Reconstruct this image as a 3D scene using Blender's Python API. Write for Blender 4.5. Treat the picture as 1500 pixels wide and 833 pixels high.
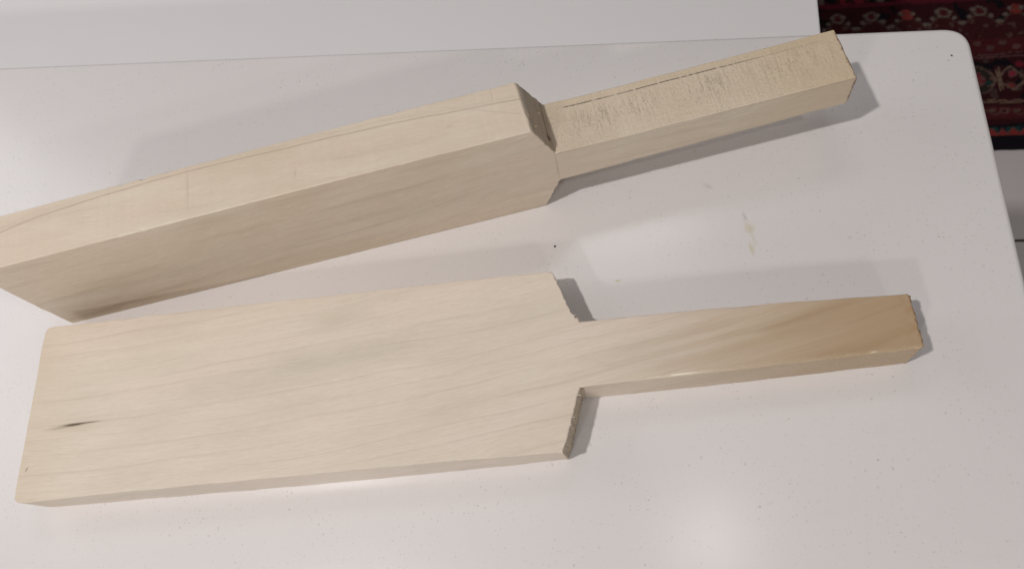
import bpy, bmesh, math, random
from mathutils import Matrix, Vector, noise

for o in list(bpy.data.objects):
    bpy.data.objects.remove(o)
scene = bpy.context.scene
COL = scene.collection
R = math.radians

# ------------------------------------------------------------------ camera
cam_data = bpy.data.cameras.new('camera')
cam = bpy.data.objects.new('camera', cam_data)
COL.objects.link(cam)
cam_data.sensor_width = 36.0
cam_data.lens = 27.6
cam_data.clip_start = 0.01
cam_data.clip_end = 50
right = Vector((0.9887, 0.0, -0.1501))
up = Vector((0.0592, 0.9190, 0.3899))
back = right.cross(up)
m = Matrix((right, up, back)).transposed().to_4x4()
m.translation = Vector((0, 0, 0.45))
cam.matrix_world = m
cam_data.dof.use_dof = True
cam_data.dof.focus_distance = 0.50
cam_data.dof.aperture_fstop = 13.0
scene.camera = cam

# ------------------------------------------------------------------ ambient room light
world = bpy.data.worlds.new('World')
scene.world = world
world.use_nodes = True
bg = world.node_tree.nodes['Background']
bg.inputs['Color'].default_value = (1.0, 0.965, 0.94, 1)
bg.inputs['Strength'].default_value = 0.06

# ------------------------------------------------------------------ ceiling downlights
def downlight(x, y, z, watts, radius, color=(1.0, 0.95, 0.92)):
    l = bpy.data.lights.new('ceiling_downlight', 'AREA')
    l.shape = 'DISK'
    l.size = radius * 2
    l.energy = watts
    l.color = color
    o = bpy.data.objects.new('ceiling_downlight', l)
    o.location = (x, y, z)
    COL.objects.link(o)
    return o

downlight(-0.77, -0.25, 1.75, 19.0, 0.042)    # strongest, above the blades
downlight(0.86, -0.30, 1.5, 2.8, 0.022)      # beyond the end of the counter
downlight(-0.86, -1.66, 1.5, 12.0, 0.10)    # row behind the photographer
downlight(0.62, -1.78, 1.5, 6.5, 0.10)
downlight(0.17, 0.17, 1.5, 0.42, 0.08)      # dim fittings whose glow shows in the polish
# unseen area panels, added to soften and lift the downlights
def fill_panel(loc, target, w, h, watts):
    l = bpy.data.lights.new('fill_panel', 'AREA')
    l.shape = 'RECTANGLE'; l.size = w; l.size_y = h; l.energy = watts; l.color = (0.97, 0.97, 1.0)
    o = bpy.data.objects.new('fill_panel', l); COL.objects.link(o)
    o.location = loc
    o.rotation_euler = (Vector(target) - Vector(loc)).to_track_quat('-Z', 'Y').to_euler()
fill_panel((-0.12, 1.10, 1.5), (-0.12, 1.10, 0.0), 0.66, 0.36, 2.3)          # panel beyond the counter, added for the soft glow in the polish
fill_panel((-1.45, 0.62, 0.85), (-0.30, 0.25, 0.0), 0.8, 0.7, 3.0)  # added to brighten the left side of the counter
fill_panel((0.0, -2.5, 0.85), (0.0, 0.2, 0.0), 2.2, 1.0, 10.5)  # added behind the photographer to brighten the upright near faces

vs = scene.view_settings
vs.view_transform = 'Standard'
vs.look = 'None'
vs.exposure = 0.0
vs.gamma = 1.0

# ------------------------------------------------------------------ node helpers
class V:
    """Thin wrapper so shader maths can be written as expressions."""
    nt = None
    def __init__(self, s): self.s = s
    @staticmethod
    def m(op, *a, clamp=False):
        n = V.nt.nodes.new('ShaderNodeMath'); n.operation = op; n.use_clamp = clamp
        for i, x in enumerate(a):
            if isinstance(x, V): V.nt.links.new(x.s, n.inputs[i])
            else: n.inputs[i].default_value = float(x)
        return V(n.outputs[0])
    def __add__(s, o): return V.m('ADD', s, o)
    __radd__ = __add__
    def __sub__(s, o): return V.m('SUBTRACT', s, o)
    def __rsub__(s, o): return V.m('SUBTRACT', o, s)
    def __mul__(s, o): return V.m('MULTIPLY', s, o)
    __rmul__ = __mul__
    def __truediv__(s, o): return V.m('DIVIDE', s, o)
    def pow(s, e): return V.m('POWER', s, e)
    def abs(s): return V.m('ABSOLUTE', s)
    def fract(s): return V.m('FRACT', s)
    def sat(s): return V.m('ADD', s, 0.0, clamp=True)

def sstep(a, b, x):
    n = V.nt.nodes.new('ShaderNodeMapRange'); n.interpolation_type = 'SMOOTHSTEP'
    V.nt.links.new(x.s, n.inputs['Value'])
    n.inputs['From Min'].default_value = a; n.inputs['From Max'].default_value = b
    return V(n.outputs['Result'])

def combine(x, y, z):
    n = V.nt.nodes.new('ShaderNodeCombineXYZ')
    for i, c in enumerate((x, y, z)):
        if isinstance(c, V): V.nt.links.new(c.s, n.inputs[i])
        else: n.inputs[i].default_value = c
    return n.outputs[0]

def nz(vec, scale=1.0, detail=2.0, rough=0.5, dist=0.0):
    n = V.nt.nodes.new('ShaderNodeTexNoise')
    V.nt.links.new(vec, n.inputs['Vector'])
    n.inputs['Scale'].default_value = scale; n.inputs['Detail'].default_value = detail
    n.inputs['Roughness'].default_value = rough; n.inputs['Distortion'].default_value = dist
    return V(n.outputs['Fac'])

def vor(vec, scale, rnd=1.0):
    n = V.nt.nodes.new('ShaderNodeTexVoronoi')
    V.nt.links.new(vec, n.inputs['Vector'])
    n.inputs['Scale'].default_value = scale; n.inputs['Randomness'].default_value = rnd
    sep = V.nt.nodes.new('ShaderNodeSeparateColor'); V.nt.links.new(n.outputs['Color'], sep.inputs[0])
    return V(n.outputs['Distance']), V(sep.outputs[0]), V(sep.outputs[1])

def gauss(dx, dy):
    """exp(-(dx^2+dy^2)) for already scaled offsets."""
    return V.m('POWER', 2.71828, V.m('MULTIPLY', dx * dx + dy * dy, -1.0))

def blob(x, y, cx, cy, sx, sy, ang=0.0):
    c, s = math.cos(R(ang)), math.sin(R(ang))
    dx, dy = x - cx, y - cy
    return gauss((dx * c + dy * s) / sx, (dy * c - dx * s) / sy)

def curve(x, x0, x1, pts, lo, hi):
    """Piecewise smooth function of x from points (x, value)."""
    t = sstep_lin(x, x0, x1)
    n = V.nt.nodes.new('ShaderNodeFloatCurve')
    c = n.mapping.curves[0]
    P = [((a - x0) / (x1 - x0), (b - lo) / (hi - lo)) for a, b in pts]
    c.points[0].location = P[0]; c.points[1].location = P[-1]
    for p in P[1:-1]: c.points.new(*p)
    n.mapping.update()
    V.nt.links.new(t.s, n.inputs['Value'])
    return V(n.outputs[0]) * (hi - lo) + lo

def sstep_lin(x, a, b):
    n = V.nt.nodes.new('ShaderNodeMapRange'); n.clamp = True
    V.nt.links.new(x.s, n.inputs['Value'])
    n.inputs['From Min'].default_value = a; n.inputs['From Max'].default_value = b
    return V(n.outputs['Result'])

def mix(fac, a, b):
    n = V.nt.nodes.new('ShaderNodeMix'); n.data_type = 'RGBA'
    if isinstance(fac, V): V.nt.links.new(fac.s, n.inputs['Factor'])
    else: n.inputs['Factor'].default_value = fac
    for sock, c in ((n.inputs[6], a), (n.inputs[7], b)):
        if isinstance(c, tuple): sock.default_value = (*c, 1)
        else: V.nt.links.new(c, sock)
    return n.outputs[2]

def material(name):
    mt = bpy.data.materials.new(name); mt.use_nodes = True
    V.nt = mt.node_tree
    return mt, mt.node_tree.nodes['Principled BSDF']

def coords():
    tc = V.nt.nodes.new('ShaderNodeTexCoord')
    sp = V.nt.nodes.new('ShaderNodeSeparateXYZ'); V.nt.links.new(tc.outputs['Object'], sp.inputs[0])
    return tc.outputs['Object'], V(sp.outputs[0]) * 1000, V(sp.outputs[1]) * 1000, V(sp.outputs[2]) * 1000

def bump(height, bsdf, strength=0.3, dist=0.0005):
    n = V.nt.nodes.new('ShaderNodeBump')
    n.inputs['Strength'].default_value = strength; n.inputs['Distance'].default_value = dist
    V.nt.links.new(height.s, n.inputs['Height']); V.nt.links.new(n.outputs[0], bsdf.inputs['Normal'])

# ------------------------------------------------------------------ materials
def counter_material():
    mt, b = material('speckled_white_quartz')
    oc, x, y, z = coords()
    # flecks at three sizes
    d1, r1, g1 = vor(oc, 420)
    f1 = sstep(0.22, 0.08, d1 - r1 * 0.14) * sstep(0.35, 0.50, g1)
    d2, r2, g2 = vor(oc, 210)
    f2 = sstep(0.12, 0.05, d2 - r2 * 0.08) * sstep(0.55, 0.62, g2)
    d3, r3, g3 = vor(oc, 95)
    f3 = sstep(0.055, 0.030, d3 - r3 * 0.025) * sstep(0.74, 0.78, g3)
    patch = sstep(0.38, 0.66, nz(oc, 26, 3))
    mott = nz(oc, 7, 3)
    fine = nz(oc, 800, 2)
    col = mix(mott, (0.725, 0.695, 0.688), (0.765, 0.735, 0.728))
    col = mix(fine * 0.10, col, (0.55, 0.54, 0.53))
    col = mix(f1 * 0.26 * (patch * 0.75 + 0.25), col, (0.42, 0.40, 0.38))
    col = mix(f2 * 0.36 * (patch * 0.6 + 0.4), col, (0.36, 0.34, 0.32))
    col = mix(f3 * 0.36, col, (0.34, 0.31, 0.29))
    # faint dried wipe marks
    wipe = sstep(0.52, 0.75, nz(combine(x * 0.012 + y * 0.02, y * 0.05 - x * 0.012, 0.0), 1.0, 4, 0.6))
    col = mix(wipe * 0.07, col, (0.60, 0.58, 0.56))
    # dried yellowish smear and a small yellow-green dot left on the surface
    w = (nz(oc, 260, 3) - 0.5) * 6
    xs, ys = x + w, y - w
    st = blob(xs, ys, 80.3, 223.5, 2.6, 3.4, 20) * 0.75
    st = st + blob(xs, ys, 82.0, 215.0, 0.7, 5.0, 0) * 0.45 + blob(xs, ys, 80.0, 209.5, 1.3, 3.8, 8) * 0.75
    st = st + blob(x, y, -2.1, 193.4, 1.5, 0.7, 0) * 1.3
    st = st * sstep(0.3, 0.6, nz(oc, 420, 2) + 0.08)
    col = mix((st * 0.85).sat(), col, (0.58, 0.53, 0.34))
    gs = blob(xs, ys, 78.4, 232.0, 0.9, 3.0, 5) * 0.5 + blob(xs, ys, 58.3, 255.3, 3.0, 1.3, -35) * 0.35
    col = mix(gs.sat(), col, (0.38, 0.38, 0.37))
    V.nt.links.new(col, b.inputs['Base Color'])
    b.inputs['Roughness'].default_value = 0.30
    V.nt.links.new((nz(oc, 60, 3) * 0.05 + 0.175).s, b.inputs['Roughness'])
    b.inputs['IOR'].default_value = 1.50
    b.inputs['Specular IOR Level'].default_value = 0.65
    bump(nz(oc, 180, 2), b, 0.04, 0.0005)
    return mt

def simple(name, col, rough, var=0.04, scale=12, bumps=0.0):
    mt, b = material(name)
    oc, x, y, z = coords()
    n = nz(oc, scale, 4)
    c2 = tuple(min(1, c * (1 - var * 2)) for c in col)
    V.nt.links.new(mix(n, col, c2), b.inputs['Base Color'])
    V.nt.links.new((nz(oc, scale * 6, 3) * 0.12 + (rough - 0.06)).s, b.inputs['Roughness'])
    if bumps: bump(nz(oc, 300, 3), b, bumps, 0.001)
    return mt

def wood_material(which):
    """Pale plain-sawn blank: curved growth lines, fibre, blotches, and the marks of that one piece.
    Local axes in millimetres: x along the blank, y across its broad face, z through its thickness."""
    mt, b = material('pale_wood_' + which)
    oc, x, y, z = coords()
    flat = which == 'flat'
    seed = 0.0 if flat else 37.0
    if flat:
        g = x * 0.02 + x * x * 0.00020
        v = y + z * 0.35 - g
    else:
        g = x * 0.035 + x * x * 0.00006
        v = y * 0.55 + z * 0.95 - g
    stretch = combine(x * 0.006 + seed, v * 0.03, z * 0.02)
    wob = (nz(stretch, 1.0, 3) - 0.5)
    v2 = v + wob * (16 if flat else 20)
    sp = 10.5 if flat else 14.0
    ring_t = v2 / sp + nz(combine(0.0 + seed, v2 * 0.05, 0.0), 1.0, 2) * 2.2
    fr = ring_t.fract()
    line = fr.pow(14.0) * sstep(1.0, 0.975, fr)               # thin late-wood line with a soft shoulder
    fr2 = (ring_t * 2.3 + 0.4).fract()
    line2 = fr2.pow(14.0) * sstep(1.0, 0.95, fr2)
    keep = sstep(0.34, 0.62, nz(combine(x * 0.008 + seed, v2 * 0.12, z * 0.01), 1.0, 2))
    fibre = nz(combine(x * 0.035 + seed, v2 * 1.5, z * 1.5), 1.0, 4, 0.65)
    fleck = nz(combine(x * 0.16 + seed, v2 * 1.9, z * 1.9), 1.0, 2, 0.5)
    pore = nz(combine(x * 0.10 + seed, v2 * 3.2, z * 3.2), 1.0, 2, 0.5)
    blot = sstep(0.35, 0.70, nz(combine(x * 0.011 + seed, v2 * 0.05, z * 0.03), 1.0, 3))
    blot2 = sstep(0.45, 0.72, nz(combine(x * 0.014 + seed + 9, v2 * 0.06, z * 0.03), 1.0, 3))
    pink = (0.745, 0.640, 0.545) if flat else (0.715, 0.600, 0.478)
    green = (0.685, 0.603, 0.497) if flat else (0.675, 0.576, 0.445)
    pale = (0.770, 0.685, 0.570)
    col = mix(blot, pink, green)
    col = mix(blot2 * 0.5, col, pale)
    col = mix((fibre - 0.38).sat() * 0.66, col, (0.50, 0.415, 0.31))
    col = mix(sstep(0.56, 0.70, fleck) * 0.32, col, (0.80, 0.72, 0.60))
    col = mix(sstep(0.42, 0.28, fleck) * 0.16, col, (0.42, 0.34, 0.25))
    col = mix(sstep(0.61, 0.71, pore) * 0.26, col, (0.40, 0.325, 0.235))
    col = mix((line * (keep * 0.75 + 0.25)) * (0.31 if flat else 0.30), col, (0.37, 0.295, 0.205))
    col = mix(line2 * keep * 0.14, col, (0.40, 0.32, 0.22))
    rough_cut = None
    if flat:
        top = sstep(25.5, 26.3, z)
        # grey-green blotches in the face
        gr = blob(x, y, 168, 9, 34, 9, 7) * 0.34 + blob(x, y, 192, 34, 22, 5, 8) * 0.34 + blob(x, y, 112, 0, 30, 8, 4) * 0.25
        gr = gr + blob(x, y, 372, -6, 26, 8, 12) * 0.25 + blob(x, y, 225, 14, 30, 7, 9) * 0.2
        gr = gr * (nz(combine(x * 0.05, v2 * 0.25, 0.0), 1.0, 3) * 1.3)
        col = mix(gr.sat(), col, (0.43, 0.395, 0.305))
        # short dark mineral streak, its faint tail, and a tiny dark speck
        bend = (x - 32) * 0.035
        st = blob(x, y - bend, 29.5, -14.4, 6.5, 0.85, 0)
        st = st + blob(x, y - bend, 40, -14.1, 7.5, 0.50, 0) * 0.62 + blob(x, y - bend, 19, -15.4, 6, 0.9, 0) * 0.28
        st = st * top * sstep(0.15, 0.5, nz(combine(x * 0.35, y * 2.2, 0.0), 1.0, 3) + 0.1)
        halo = blob(x, y, 32, -16.5, 16, 3.2, 2) * 0.30 * top
        col = mix(halo.sat(), col, (0.50, 0.42, 0.27))
        col = mix((st * 1.15).sat(), col, (0.085, 0.055, 0.028))
        col = mix(blob(x, y, 4.6, -39.1, 0.55, 1.3, -28) * 0.8 * top, col, (0.10, 0.07, 0.04))
        # foot end a little yellower, handle turning honey brown toward its end
        col = mix(sstep(45, -5, x) * 0.30, col, (0.60, 0.49, 0.335))
        tan = sstep(325, 520, x + wob * 60 - y * 0.6 + (nz(combine(x * 0.004, v2 * 0.22, 0.0), 1.0, 3) - 0.5) * 100) * 0.92
        col = mix(tan.sat(), col, (0.425, 0.298, 0.172))
        band = sstep(0.5, 0.75, nz(combine(x * 0.012 + 3, (v2) * 0.11, 0.0), 1.0, 2)) * sstep(380, 430, x)
        col = mix(band * 0.45, col, (0.36, 0.235, 0.125))
        # fuzzy sawn side of the handle, with a bright torn splinter along its edge
        side = sstep(-17.0, -19.0, y - (x - 340) * 0.018) * sstep(336, 345, x)
        fuzz = nz(combine(x * 0.8, y * 1.5, z * 0.9), 1.0, 4, 0.7)
        col = mix(side * sstep(0.40, 0.70, fuzz) * 0.45, col, (0.66, 0.56, 0.40))
        chip = blob(x, y, 390, -18.4, 13, 0.45, 1) * sstep(0.35, 0.5, nz(combine(x * 0.2, y, 0.0), 1.0, 2))
        col = mix((chip * sstep(25.0, 26.2, z) * 0.9).sat(), col, (0.93, 0.88, 0.74))
        col = mix(blob(x, y, 493, -16.2, 1.6, 0.4, 0) * 0.6 * top, col, (0.90, 0.82, 0.66))
        burn = sstep(517.2, 519.2, x + (nz(oc, 400, 3) - 0.5) * 3.2)
        col = mix(burn * 0.85, col, (0.16, 0.070, 0.028))
        rim = sstep(508, 519, x) * sstep(0.42, 0.62, nz(oc, 220, 3))
        col = mix(rim * 0.35, col, (0.38, 0.20, 0.085))
        # sawn shoulders: darker, fuzzy end grain
        sh = sstep(322, 324, x) * sstep(338.5, 337, x) * (1 - top)
        col = mix(sh * (fuzz * 0.9 + 0.1), col, (0.40, 0.32, 0.19))
        col = mix(sh * sstep(0.55, 0.68, nz(combine(z * 0.08, y * 0.9, 0.0), 1.0, 3)) * 0.75, col, (0.17, 0.115, 0.06))
        col = mix(sh * sstep(0.60, 0.70, nz(combine(z * 0.12 + 4, y * 0.55, 0.0), 1.0, 3)) * 0.6, col, (0.66, 0.56, 0.38))
        rough_cut = sh
    else:
        edge = sstep(83.2, 83.9, y) * sstep(334.5, 332.5, x)          # upper narrow face of the blade
        d = 36.0 - z                                                  # distance from the near broad face
        c = curve(x, -2, 336, [(-2, 21), (13, 24), (45, 29), (95, 31.6), (133, 32.2), (184, 30.8), (266, 28.2), (300, 25.8), (336, 23)], 15, 36)
        off = d - c + (nz(combine(x * 0.03, 0.0, 0.0), 1.0, 2) - 0.5) * 1.4
        ln = gauss(off / 0.52, 0.0 * x) * 0.62 + sstep(0.0, 3.0, off) * sstep(6.0, 2.0, off) * 0.12
        ln = ln * (0.55 + nz(combine(x * 0.06, 2.0, 0.0), 1.0, 2) * 0.7)
        col = mix((ln * edge).sat(), col, (0.40, 0.305, 0.215))
        pn = blob(x, d, 131, 21, 0.7, 12, 0) * 0.34 + blob(x, d, 315.5, 31, 0.5, 4, 0) * 0.35
        pn = pn + blob(x, d, 312, 20.5, 22, 0.45, -23) * 0.30 + blob(x, d, 288, 17, 2.0, 0.8, 10) * 0.35 + blob(x, d, 196, 12, 0.7, 2.5, -14) * 0.4
        col = mix((pn * edge * 0.8).sat(), col, (0.36, 0.30, 0.24))
        # rough-sawn upper face of the handle: cross scratches, grey grime, a broken pencil line
        hx = sstep(343.5, 345, x)
        hface = hx * sstep(56.4, 57.2, y)
        crs = nz(combine(x * 0.55, d * 0.07, 0.0), 1.0, 4, 0.7)
        zone = blob(x, d, 372, 17, 16, 9, 0) + blob(x, d, 398, 20, 10, 9, 0) + blob(x, d, 440, 20, 16, 9, 0) + blob(x, d, 492, 22, 22, 11, 0) * 0.9
        zone = zone.sat()
        grain2 = nz(combine(x * 0.9, d * 0.5, 0.0), 1.0, 4, 0.75)
        col = mix(hface * 0.5, col, (0.66, 0.545, 0.40))
        grime = sstep(0.46, 0.60, crs * 0.6 + grain2 * 0.4) * (zone * 0.52 + 0.05) + sstep(0.50, 0.66, grain2) * 0.24
        col = mix((grime * hface).sat(), col, (0.30, 0.25, 0.19))
        col = mix(hface * sstep(0.58, 0.72, nz(combine(x * 0.7, d * 0.3, 5.0), 1.0, 3, 0.7)) * 0.22, col, (0.80, 0.70, 0.55))
        po = d - 30.4 + (nz(combine(x * 0.02, 7.0, 0.0), 1.0, 2) - 0.5) * 1.6
        dash = sstep(0.40, 0.50, nz(combine(x * 0.25, 1.0, 0.0), 1.0, 5, 0.75)) * sstep(349, 358, x) * (1 - sstep(440, 490, x) * 0.72)
        pl = gauss(po / 0.36, 0.0 * x) * dash * sstep(516, 508, x)
        col = mix((pl * hface * 1.0).sat(), col, (0.075, 0.058, 0.045))
        col = mix((sstep(0.3, 1.5, po) * hface * 0.22).sat(), col, (0.60, 0.47, 0.30))
        # near broad face: faint saw line at the neck
        near = sstep(35.2, 35.7, z)
        nk = blob(x, y, 343.2, 42, 0.55, 14, 0) * sstep(0.35, 0.6, nz(combine(3.0, y * 0.5, 0.0), 1.0, 2))
        col = mix((nk * near * 0.55).sat(), col, (0.22, 0.17, 0.12))
        hb = sstep(0.5, 0.72, nz(combine(x * 0.01 + 5, y * 0.16, 0.0), 1.0, 2)) * near
        col = mix(hb * 0.22, col, (0.47, 0.37, 0.26))
        # brown shadow of the flat blank, painted low on the foot end
        foot_shade = blob(x, y, 38, 6.5, 42, 5.0, 2) * near * sstep(0.25, 0.6, nz(combine(x * 0.03, y * 0.3, 2.0), 1.0, 3) + 0.08)
        col = mix((foot_shade * 0.55).sat(), col, (0.34, 0.235, 0.125))
        # warm tint and scorched rim at the handle end
        col = mix(sstep(440, 520, x) * 0.30, col, (0.55, 0.39, 0.22))
        burn = sstep(519.4, 521.2, x + (nz(oc, 420, 3) - 0.5) * 3.0)
        col = mix(burn * 0.85, col, (0.17, 0.085, 0.035))
        # sawn shoulders
        sh = sstep(332.6, 334.0, x + 0.0) * sstep(344.5, 343.0, x) * (1 - sstep(34.8, 35.6, z)) * sstep(55, 57, y)
        saw = nz(combine(x * 0.9, y * 0.9, z * 0.07), 1.0, 4, 0.7)
        col = mix(sh * (saw * 0.7 + 0.05), col, (0.46, 0.35, 0.225))
        kerf = blob(x, z, 341.6, 12, 0.5, 20, 0) * 0.65 * sstep(0.30, 0.55, nz(combine(z * 0.25, 1.0, 0.0), 1.0, 2))
        kerf = kerf + blob(x, z, 341.9, 27, 0.9, 1.8, 0) * 1.1
        col = mix((kerf * sh).sat(), col, (0.10, 0.065, 0.035))
        rough_cut = (sh + hface).sat()
    V.nt.links.new(col, b.inputs['Base Color'])
    V.nt.links.new((fibre * 0.16 + 0.38).s, b.inputs['Roughness'])
    b.inputs['Specular IOR Level'].default_value = 0.42
    h = fibre * 0.35 - line * 0.2 + fleck * 0.2
    if rough_cut is not None:
        h = h + rough_cut * (nz(oc, 700, 4, 0.7) * 2.4 + nz(combine(x * 0.5, y * 0.07, z * 0.07), 1.0, 3) * 1.8)
    bump(h, b, 0.35, 0.0005)
    return mt

M_counter = counter_material()
M_cabinet = simple('white_cabinet_paint', (0.70, 0.69, 0.68), 0.45)
M_table = simple('smooth_white_laminate', (0.90, 0.885, 0.885), 0.42, 0.015, 3)
M_tile = simple('pale_grey_floor_tile', (0.80, 0.73, 0.72), 0.35, 0.05, 6)
M_grout = simple('dark_grout', (0.075, 0.06, 0.055), 0.9, 0.1, 40)
M_crumb = simple('dark_crumb', (0.03, 0.025, 0.02), 0.8, 0.1, 900)
M_flat = wood_material('flat')
M_edge = wood_material('edge')

def rug_material():
    mt, b = material('woven_wool_pile')
    at = V.nt.nodes.new('ShaderNodeAttribute'); at.attribute_name = 'weave'
    oc, x, y, z = coords()
    n = nz(oc, 420, 3)
    V.nt.links.new(mix(n * 0.45, at.outputs['Color'], (0.006, 0.004, 0.004)), b.inputs['Base Color'])
    b.inputs['Roughness'].default_value = 0.95
    b.inputs['Specular IOR Level'].default_value = 0.1
    bump(n, b, 0.6, 0.002)
    return mt
M_rug = rug_material()

# ------------------------------------------------------------------ object helpers
def link(name, mesh, mat, parent=None):
    o = bpy.data.objects.new(name, mesh)
    COL.objects.link(o)
    if mat: mesh.materials.append(mat)
    if parent: o.parent = parent
    return o

def empty(name, loc=(0, 0, 0), rot=(0, 0, 0)):
    o = bpy.data.objects.new(name, None)
    o.empty_display_size = 0.05
    o.location = loc; o.rotation_euler = rot
    COL.objects.link(o)
    return o

def tag(o, label=None, cat=None, group=None, kind=None):
    if label: o['label'] = label
    if cat: o['category'] = cat
    if group: o['group'] = group
    if kind: o['kind'] = kind
    return o

def box_mesh(name, x0, x1, y0, y1, z0, z1, bev=0.002):
    bm = bmesh.new()
    bmesh.ops.create_cube(bm, size=1.0)
    for v in bm.verts:
        v.co = Vector((x0 + (v.co.x + .5) * (x1 - x0), y0 + (v.co.y + .5) * (y1 - y0), z0 + (v.co.z + .5) * (z1 - z0)))
    if bev: bmesh.ops.bevel(bm, geom=list(bm.edges), offset=bev, segments=2, affect='EDGES', profile=0.5)
    me = bpy.data.meshes.new(name); bm.to_mesh(me); bm.free()
    return me

def offset_loop(pts, d):
    """Inset a counter-clockwise loop by d (d may be a list)."""
    n = len(pts); out = []
    for i in range(n):
        p0, p, p1 = Vector(pts[i - 1]), Vector(pts[i]), Vector(pts[(i + 1) % n])
        e0, e1 = (p - p0).normalized(), (p1 - p).normalized()
        n0, n1 = Vector((-e0.y, e0.x)), Vector((-e1.y, e1.x))
        b = n0 + n1
        L = max(b.length, 0.3); b = b.normalized() * min(2.0 / L, 1.8)
        di = d[i] if isinstance(d, list) else d
        out.append(p + b * di)
    return out

# ------------------------------------------------------------------ floor
FLOOR = -0.90
floor = link('floor', box_mesh('floor', -2.2, 2.2, -1.8, 2.6, FLOOR - 0.06, FLOOR - 0.004, 0), M_grout)
tag(floor, kind='structure')
tile_me = box_mesh('tile', -0.2975, 0.2975, -0.2975, 0.2975, -0.0035, 0.0, 0.0012)
tile_me.materials.append(M_tile)
ang = R(-3.2)
ca, sa = math.cos(ang), math.sin(ang)
for i in range(-3, 3):
    for j in range(-3, 4):
        # one joint runs along the line that passes (0.70, 0.61)
        u, v = 0.30 + 0.6 * i + 0.37, 0.30 + 0.6 * j + 0.05
        px, py = u * ca - v * sa, u * sa + v * ca
        t = bpy.data.objects.new('tile', tile_me)
        t.location = (px, py, FLOOR); t.rotation_euler = (0, 0, ang)
        COL.objects.link(t); t.parent = floor

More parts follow.
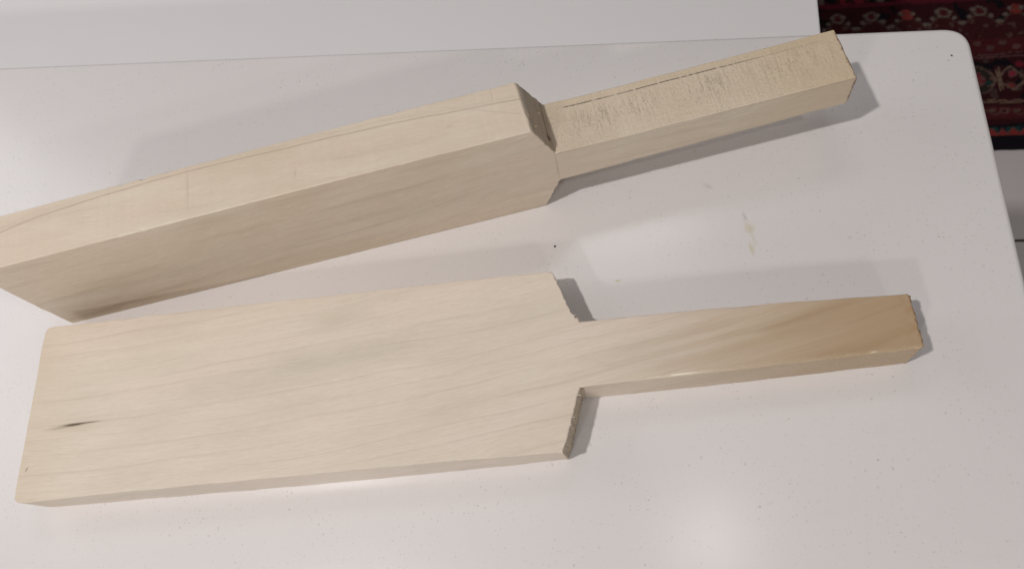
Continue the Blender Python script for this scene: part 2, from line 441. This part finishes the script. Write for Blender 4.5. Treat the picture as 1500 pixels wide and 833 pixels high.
# ------------------------------------------------------------------ patterned rug
def build_rug():
    rnd = random.Random(5)
    maroon, dmar = (0.060, 0.010, 0.012), (0.030, 0.006, 0.008)
    red, brick = (0.125, 0.012, 0.020), (0.150, 0.026, 0.022)
    black, navy = (0.006, 0.005, 0.007), (0.008, 0.012, 0.018)
    tan, rose = (0.150, 0.095, 0.070), (0.105, 0.045, 0.045)
    green, teal = (0.014, 0.024, 0.016), (0.010, 0.035, 0.030)
    def per(u, p, o=0.0):
        k = math.floor((u - o) / p + 0.5); return (u - o) - k * p, k
    def hyp(a, b): return math.sqrt(a * a + b * b)
    def weave(u, v):
        wv = noise.noise(Vector((u * .03, v * .03, 3))) * 4.5 + noise.noise(Vector((u * .12, v * .12, 6))) * 1.6
        u += wv; v += (noise.noise(Vector((u * .03, v * .03, 9))) * 3.0 + noise.noise(Vector((u * .14, v * .14, 2))) * 1.4) * min(1, max(0, (v - 10) / 60))
        if v < 27: return black if v < 24 or noise.noise(Vector((u * .2, v * .2, 1))) < .3 else navy
        if v < 46:                                     # sawtooth guard stripe
            a, k = per(u, 20, -7.0)
            tip = 30 + 12.5 * (1 - abs(a) / 10)
            if v < 30: return brick
            if v < tip: return (0.165, 0.022, 0.020)
            if v < tip + 2.6: return rose
            return teal if k % 2 else navy
        if v < 64: return dmar if v > 52 else black
        if v < 96:                                     # small meander guard
            a, k = per(u, 44, 5)
            if hyp(a, (v - 80) * 1.3) < 9: return rose if hyp(a, v - 80) > 4 else dmar
            a2, k = per(u, 44, 27)
            if abs((v - 80) - 7 * math.sin(u / 7)) < 2.2: return (0.075, 0.034, 0.030)
            if hyp(a2 * 0.7, (v - 82) * 1.6) < 6: return (0.085, 0.05, 0.04)
            return maroon if v < 92 else dmar
        if v < 107:
            return tan if (98.5 < v < 101 or 103 < v < 105.5) else dmar
        if v < 200:                                    # main border with palmettes
            a, k = per(u, 128, -34); b = v - 153
            r = hyp(a * 0.95, b)
            if r < 9: return brick
            if r < 17 and abs(math.sin(math.atan2(b, a) * 2.5 + .6)) > .55: return rose
            if r < 17: return red
            if r < 29: return teal if hyp(a - 22, b + 8) < 6 else ((0.020, 0.018, 0.014) if noise.noise(Vector((u * .11, v * .11, 31))) < .25 else rose)
            if r < 33.5: return (0.075, 0.042, 0.036) if abs(b) > 16 else (0.115, 0.075, 0.056)
            a2, k2 = per(u, 128, 30); c = abs(a2)
            if abs(abs(b) * 0.9 - (27 - c) * 0.9) < 2.6 and c < 30: return (0.115, 0.075, 0.056)
            if abs(a - 42) < 3.6 and abs(b) < 34 and abs(abs(b) * .25 - abs(a - 42)) < 3.5: return tan
            if hyp(a2 - 3, b - 12) < 7.5: return (0.19, 0.018, 0.036) if hyp(a2 - 3, b - 12) < 5 else rose
            if hyp(a2 + 4, b + 16) < 9: return brick if hyp(a2 + 4, b + 16) < 5 else (0.09, 0.03, 0.03)
            if hyp(a2 - 18, b - 32) < 8: return red
            if noise.noise(Vector((u * .05, v * .05, 21))) > .28: return (0.05, 0.028, 0.024)
            return dmar if noise.noise(Vector((u * .03, v * .03, 4))) > -.1 else black
        if v < 214:
            return rose if (203 < v < 206 or 209.5 < v < 212) else dmar
        if v < 248:
            a, k = per(u, 46, 6)
            if hyp(a, (v - 226) * 1.2) < 8: return rose if k % 2 else (0.08, 0.038, 0.038)
            a, k = per(u, 46, 29)
            if hyp(a, (v - 238) * 1.2) < 7: return (0.085, 0.04, 0.04)
            return maroon
        if v < 345:                                    # scalloped flowers along a zigzag
            a, k = per(u, 66.5, 65); w = v - 318
            for q, (fx, fy) in enumerate(((0, 9), (11, 3), (-11, 3), (19, -13), (-19, -13), (30, -27), (-30, -27))):
                rr = hyp(a - fx, (w - fy))
                if rr < 5.8 and q: return (0.120, 0.088, 0.074) if rr < 4.2 else (0.06, 0.04, 0.035)
            if hyp(a, w) < 13: return brick if (k % 3 == 0) else ((0.105, 0.075, 0.062) if hyp(a, w) > 8 else maroon)
            zz = -34 + 34 * (1 - abs(a) / 33.2)
            if w < zz - 4: return (0.042, 0.009, 0.010) if noise.noise(Vector((u * .08, v * .08, 2))) < .33 else (0.07, 0.035, 0.032)
            if w < zz: return (0.068, 0.034, 0.030)
            if w > 12 and abs(a) < 20: return dmar
            return dmar if noise.noise(Vector((u * .04, v * .04, 7))) > -.15 else black
        if v < 356: return (0.075, 0.009, 0.016)
        a, k = per(u, 120, 10); w = v - 420
        if abs(a) < 26 and w < 0: return red if noise.noise(Vector((u * .07, v * .07, 3))) > -.1 else dmar
        if hyp(a - 52, w + 52) < 12: return (0.10, 0.07, 0.06)
        if abs(a + 38 + w * .3) < 3: return rose
        if hyp(a - 60, w * .7) < 44: return green if (k % 2) else black
        return dmar if noise.noise(Vector((u * .02, v * .02, 5))) > -0.1 else black
    step = 2.6
    nu, nv = int(860 / step), int(700 / step)
    verts, cols, faces = [], [], []
    for j in range(nv + 1):
        for i in range(nu + 1):
            u, v = -345 + i * step, j * step
            c = weave(u, v)
            if u < -300: c = black if u > -312 or u < -330 else dmar
            if u > 497 : c = black
            ew = 1.8 * noise.noise(Vector((u * .045, 0, 8))) if j == 0 else 0
            h = 0.008 + 0.0012 * noise.noise(Vector((u * .3, v * .3, 0)))
            if j == 0 or i == 0 or i == nu or j == nv: h = 0.0005
            verts.append((u / 1000, (v + ew) / 1000, h))
            k = 1.5 + 0.7 * rnd.random()
            cols.extend((c[0] * k, c[1] * k, c[2] * k, 1.0))
    for j in range(nv):
        for i in range(nu):
            a = j * (nu + 1) + i
            faces.append((a, a + 1, a + nu + 2, a + nu + 1))
    me = bpy.data.meshes.new('rug')
    me.from_pydata(verts, [], faces)
    at = me.color_attributes.new('weave', 'FLOAT_COLOR', 'POINT')
    at.data.foreach_set('color', cols)
    o = link('rug', me, M_rug)
    o.location = (0.7159, 0.7941, FLOOR); o.rotation_euler = (0, 0, R(-3.2))
    tag(o, 'dark red patterned woven rug lying on the pale tiled floor', 'rug')
build_rug()

# ------------------------------------------------------------------ white table beyond the counter, a step lower
TZ = -0.14
tbl = empty('white_table', (0.1885, 0.475, FLOOR), (0, 0, R(-4.3)))
tag(tbl, 'smooth plain white table pushed against the far edge of the speckled counter', 'table')
link('table_top', box_mesh('table_top', -1.60, 0.0, -0.085, 0.77, TZ - FLOOR - 0.026, TZ - FLOOR, 0.0015), M_table, tbl)
leg_me = box_mesh('leg', -0.03, 0.03, -0.03, 0.03, 0.0, TZ - FLOOR - 0.026, 0.002); leg_me.materials.append(M_table)
for lx, ly in ((-0.06, 0.03), (-1.54, 0.03), (-0.06, 0.71), (-1.54, 0.71)):
    l = bpy.data.objects.new('leg', leg_me); l.location = (lx, ly, 0); COL.objects.link(l); l.parent = tbl

# ------------------------------------------------------------------ counter
def build_counter():
    root = empty('kitchen_counter', (0, 0, FLOOR))
    tag(root, 'white speckled stone counter with rounded corner under the two wooden blanks', 'counter')
    A = Vector((-1.30, 0.4765)); d1 = Vector((0.7154, -0.0539)).normalized()     # far edge
    B = Vector((0.2348, 0.3304)); d2 = Vector((-0.0062, -0.1459)).normalized()   # right edge, toward the photographer
    den = d1.x * d2.y - d1.y * d2.x
    w = B - A
    t = (w.x * d2.y - w.y * d2.x) / den
    C = A + d1 * t
    L, r = 0.0165, 0.0165
    P0, P1 = C - d1 * L, C + d2 * L
    arc = []
    for i in range(15):
        s = i / 14
        q = P0 * (1 - s) ** 2 + C * 2 * s * (1 - s) * 1.0 + P1 * s * s
        arc.append(q)
    D = C + d2 * 0.92
    E = Vector((-1.36, -0.48))
    loop = [A] + arc + [D, E]
    loop = loop[::-1]                     # counter-clockwise
    prof = []                             # (inset, z): pencil-rounded upper edge
    rr = 0.0035
    for i in range(7):
        a = math.pi / 2 * i / 6
        prof.append((rr * (1 - math.sin(a)), -rr * (1 - math.cos(a))))
    prof += [(0, -0.028), (0.002, -0.030)]
    bm = bmesh.new()
    rings = []
    for ins, z in prof:
        lp = offset_loop([tuple(p) for p in loop], ins) if ins > 1e-9 else loop
        rings.append([bm.verts.new((p.x, p.y, z - FLOOR)) for p in lp])
    n = len(loop)
    bm.faces.new(rings[0])
    bm.faces.new(rings[-1][::-1])
    for k in range(len(rings) - 1):
        for i in range(n):
            f = bm.faces.new((rings[k][i], rings[k + 1][i], rings[k + 1][(i + 1) % n], rings[k][(i + 1) % n]))
            f.smooth = True
    bmesh.ops.recalc_face_normals(bm, faces=bm.faces)
    me = bpy.data.meshes.new('worktop'); bm.to_mesh(me); bm.free()
    # keep the material's coordinates on the work surface (z = 0 there)
    me.transform(Matrix.Translation((0, 0, FLOOR)))
    o = link('worktop', me, M_counter, root); o.location = (0, 0, -FLOOR)
    link('cabinet', box_mesh('cabinet', -1.26, 0.19, -0.44, 0.335, 0.0, -FLOOR - 0.030, 0.002), M_cabinet, root)
build_counter()

# ------------------------------------------------------------------ the two wooden blanks
def build_blank(name, outline, thick, mat, neck, loc, rot, rough, seed, foot_drop=None):
    """outline: list of (x, y, dx, dy) in mm, counter-clockwise; dx, dy shift the lower rim.
    neck: indices (i, j) of the two inner corners; the handle is the run i..j."""
    root = empty(name, loc, rot)
    # resample
    pts, tags = [], {}
    n = len(outline)
    for i in range(n):
        a, b = outline[i], outline[(i + 1) % n]
        tags[i] = len(pts)
        L = math.hypot(b[0] - a[0], b[1] - a[1])
        k = max(1, int(round(L / (1.1 if rough(a, b) else 2.2))))
        for s in range(k):
            t = s / k
            p = [a[q] + (b[q] - a[q]) * t for q in range(4)]
            amp = 0.55 if rough(a, b) else 0.09
            e = Vector((b[0] - a[0], b[1] - a[1])).normalized()
            w = noise.noise(Vector((p[0] * .55, p[1] * .55, seed))) * amp + noise.noise(Vector((p[0] * .05, p[1] * .05, seed + 4))) * 0.30
            pts.append(((p[0] - e.y * w), (p[1] + e.x * w), p[2], p[3], rough(a, b)))
    N = len(pts)
    ti, tj = tags[neck[0]], tags[neck[1]]
    rng = random.Random(seed)
    ch = [0.0] * N
    for i, p in enumerate(pts):
        base = 0.50 + 0.45 * noise.noise(Vector((p[0] * .08, p[1] * .08, seed + 11))) + 0.18 * noise.noise(Vector((p[0] * .7, p[1] * .7, seed + 2)))
        chip = max(0.0, noise.noise(Vector((p[0] * .16, p[1] * .16, seed + 21))) - 0.42) * 3.2
        ch[i] = max(0.18, (base + chip) * (1.25 if p[4] else 1.0))
    up_l = [(p[0], p[1]) for p in pts]
    lo_l = [(p[0] + p[2], p[1] + p[3]) for p in pts]
    def mixl(t): return [(a[0] * t + b[0] * (1 - t), a[1] * t + b[1] * (1 - t)) for a, b in zip(up_l, lo_l)]
    rings = []
    def ring(loop2, ins, zf):
        lp = offset_loop(loop2, ins) if ins else [Vector(p) for p in loop2]
        rings.append([(p.x, p.y, zf(i)) for i, p in enumerate(lp)])
    c3 = [c * 0.3 for c in ch]
    ring(up_l, ch, lambda i: thick)
    ring(up_l, c3, lambda i: thick - ch[i] * 0.3)
    ring(up_l, None, lambda i: thick - ch[i])
    for q in range(1, 8):
        t = 1 - q / 8
        base = mixl(t)
        jit = []
        for i, p in enumerate(base):
            if pts[i][4]:
                jit.append(0.45 * noise.noise(Vector((p[0] * .9, p[1] * .9, t * thick * .5 + seed))))
            else: jit.append(0.03 * noise.noise(Vector((p[0] * .1, p[1] * .1, t * thick * .3 + seed))))
        ring(base, jit, lambda i, t=t: thick * t)
    ring(lo_l, None, lambda i: ch[i])
    ring(lo_l, ch, lambda i: 0.0)
    hset = set(range(ti, tj + 1))
    def part(pname, idx, handle):
        vmap, verts, faces = {}, [], []
        def vid(k, i):
            key = (k, i)
            if key not in vmap:
                vmap[key] = len(verts); verts.append(tuple(c / 1000 for c in rings[k][i]))
            return vmap[key]
        faces.append([vid(0, i) for i in idx])
        faces.append([vid(len(rings) - 1, i) for i in reversed(idx)])
        segs = [(i, (i + 1) % N) for i in range(N)]
        for (i, j) in segs:
            inh = ti <= i < tj
            if inh != handle: continue
            for k in range(len(rings) - 1):
                faces.append([vid(k, i), vid(k + 1, i), vid(k + 1, j), vid(k, j)])
        me = bpy.data.meshes.new(pname)
        me.from_pydata(verts, [], faces)
        me.validate()
        return link(pname, me, mat, root)
    part('handle', list(range(ti, tj + 1)), True)
    part('blade', list(range(tj, N)) + list(range(0, ti + 1)), False)
    return root

# flat one: traced broad face (counter-clockwise from the near foot corner)
T2 = 27.0
flat_out = [(2.2, -58.0, 0.8, .8), (8, -58.6, 0, 1.2), (33, -57.8, 0, .5), (56, -57.3, 0, .1), (160, -56.0, 0, -.8), (207, -55.6, 0, -.8),
            (265, -55.2, 0, -.4), (323.0, -55.6, 1.2, 1.4), (326.6, -48.0, 1.0, 1), (329.9, -37.4, .8, 1), (333.0, -27.3, .5, 1), (335.8, -20.5, 0, .7),
            (341, -20.2, 0, .3), (399, -19.3, 0, 0), (460, -18.0, 0, 0), (516.6, -16.6, 0, 0), (518.6, -15.4, 0, 0), (519.1, -8.1, 0, 0), (518.3, -6.5, .3, 0), (519.0, -1.1, 0, 0),
            (518.6, 8.1, 0, 0), (519.2, 13.2, 0, 0), (517.6, 14.7, 0, 0), (460, 16.6, 0, 0), (414, 17.6, 0, 0), (347, 18.1, 0, 0), (338.6, 18.2, 0, 0),
            (338.6, 19.9, 0, 0), (336.4, 20.6, 0, 0), (336.2, 21.8, 0, 0), (334.2, 24.4, 0, 0), (331.5, 32.4, 0, 0), (329.0, 40.7, 0, 0), (326.3, 49.4, 0, 0), (325.0, 51.2, 0, 0), (322.6, 51.7, 0, 0),
            (152, 51.9, 0, 0), (3.0, 51.4, 0, 0), (0.3, 50.6, 0, 0), (-1.0, 48.0, 0, 0), (-1.4, 40, .4, 0), (-0.8, 15, .4, 0), (-0.3, -31.8, .4, 0), (-0.2, -51, .6, 0), (0.4, -56.4, .8, .3)]
def rough2(a, b): return 322 < min(a[0], b[0]) and max(a[0], b[0]) < 339 or min(a[0], b[0]) > 516
fb = build_blank('bat_blank', flat_out, T2, M_flat, (11, 26), (-0.3624, 0.1218, 0.0), (0, 0, R(3.067)), rough2, 3)
tag(fb, 'wide pale wooden bat blank lying flat, dark streak near foot, honey brown handle end', 'bat blank', 'rough wooden bat blanks on the counter')

# the other stands on its long edge: local y is height, local z faces the photographer
T1 = 36.0
edge_out = [(0.4, 0.5, 0, 0), (1.2, 0.0, 0, 0), (160, 0.0, 0, 0), (331.0, 0.0, 0, 0), (332.2, 0.9, 0, 0), (334.9, 6.7, 0, 0), (339.2, 17.6, 0, 0), (343.9, 27.0, 0, 0),
            (430, 30.2, 0, 0), (519.6, 33.2, 0, 0), (520.9, 34.2, 0, 0), (521.7, 45, 0, 0), (521.6, 57.0, 0, 0), (520.6, 58.0, 0, 0), (440, 57.4, 0, 0), (380, 57.0, 0, 0), (343.4, 57.7, 0, 0),
            (340.2, 66.0, -.6, 0), (336.6, 76.0, -1.4, 0), (333.6, 83.6, -2.2, 0), (332.2, 85.0, -2.6, 0), (225, 85.6, 0, 0), (120, 85.0, 0, 0), (-1.2, 84.0, 0, 0), (-2.2, 83.0, 0, 0), (-1.4, 34, 0, 0)]
def rough1(a, b): return 332 < min(a[0], b[0]) and max(a[0], b[0]) < 344 or min(a[0], b[0]) > 519
nx, ny = -math.sin(R(11.108)), math.cos(R(11.108))
sb = build_blank('bat_blank', edge_out, T1, M_edge, (7, 16), (-0.3709 + nx * 0.036, 0.1860 + ny * 0.036, 0.0), (R(90), 0, R(11.108)), rough1, 8)
tag(sb, 'narrow wooden bat blank standing on its long edge, broken pencil line along its handle', 'bat blank', 'rough wooden bat blanks on the counter')

# torn slivers of wood left by the saw at the shoulders
def splinter(root, mat, x, y, z, dx, dy, dz, w):
    d = Vector((dx, dy, dz)); q = d.to_track_quat('X', 'Z').to_matrix()
    L = d.length
    vs_ = [(0, -w, 0), (0, w, 0), (0, 0, w * .9), (L * .55, -w * .6, w * .1), (L * .55, w * .5, 0), (L * .5, 0, w * .6), (L, w * .1, w * .1)]
    fs_ = [(0, 1, 4, 3), (1, 2, 5, 4), (2, 0, 3, 5), (3, 4, 6), (4, 5, 6), (5, 3, 6), (0, 2, 1)]
    me = bpy.data.meshes.new('splinter')
    me.from_pydata([tuple((Vector((x, y, z)) + q @ Vector(v)) / 1000) for v in vs_], [], fs_)
    link('splinter', me, mat, root)
for a_ in ((336.2, 20.4, 26.2, 2.6, .6, .2, .45), (335.4, 22.6, 26.0, 2.2, .3, .1, .35), (337.6, 19.2, 25.6, 2.0, .5, -.4, .4), (338.2, 19.0, 22.0, 2.2, .8, -.6, .4),
           (334.4, -24.4, 25.8, 1.6, -.4, .2, .35), (330.2, -36.6, 25.9, 1.5, -.2, .1, .3), (325.6, -51.2, 25.4, 1.7, -.4, -.5, .4), (518.8, -6.6, 25.6, 1.2, .2, -.3, .4)):
    splinter(fb, M_flat, *a_)
for a_ in ((341.0, 63.8, 22.0, 2.2, -1.2, .3, .35), (338.8, 69.6, 14.0, 1.8, .2, .2, .3), (335.4, 79.0, 29.0, 1.6, .3, .2, .3)):
    splinter(sb, M_edge, *a_)

# ------------------------------------------------------------------ crumbs
def crumb(x, y, sx, sy, rz, label):
    bm = bmesh.new()
    bmesh.ops.create_icosphere(bm, subdivisions=2, radius=1.0)
    for v in bm.verts:
        k = 1 + 0.35 * noise.noise(v.co * 1.7 + Vector((x * 90, y * 90, 0)))
        v.co = Vector((v.co.x * sx * k, v.co.y * sy * k, (max(v.co.z, -0.4) + 0.4) * min(sx, sy) * 0.8 * k))
    me = bpy.data.meshes.new('crumb'); bm.to_mesh(me); bm.free()
    o = link('crumb', me, M_crumb); o.location = (x, y, 0.0); o.rotation_euler = (0, 0, rz)
    tag(o, label, 'crumb')
crumb(-0.0406, 0.2199, 0.00085, 0.0006, 0.6, 'tiny black crumb on the counter between the blades of the two bat blanks')
crumb(0.2216, 0.3387, 0.0007, 0.0005, 2.2, 'tiny dark crumb near the rounded corner of the counter')
crumb(0.1308, 0.0800, 0.00034, 0.00026, 1.0, 'tiny dark speck on bare counter beyond the flat blank\'s honey brown handle')
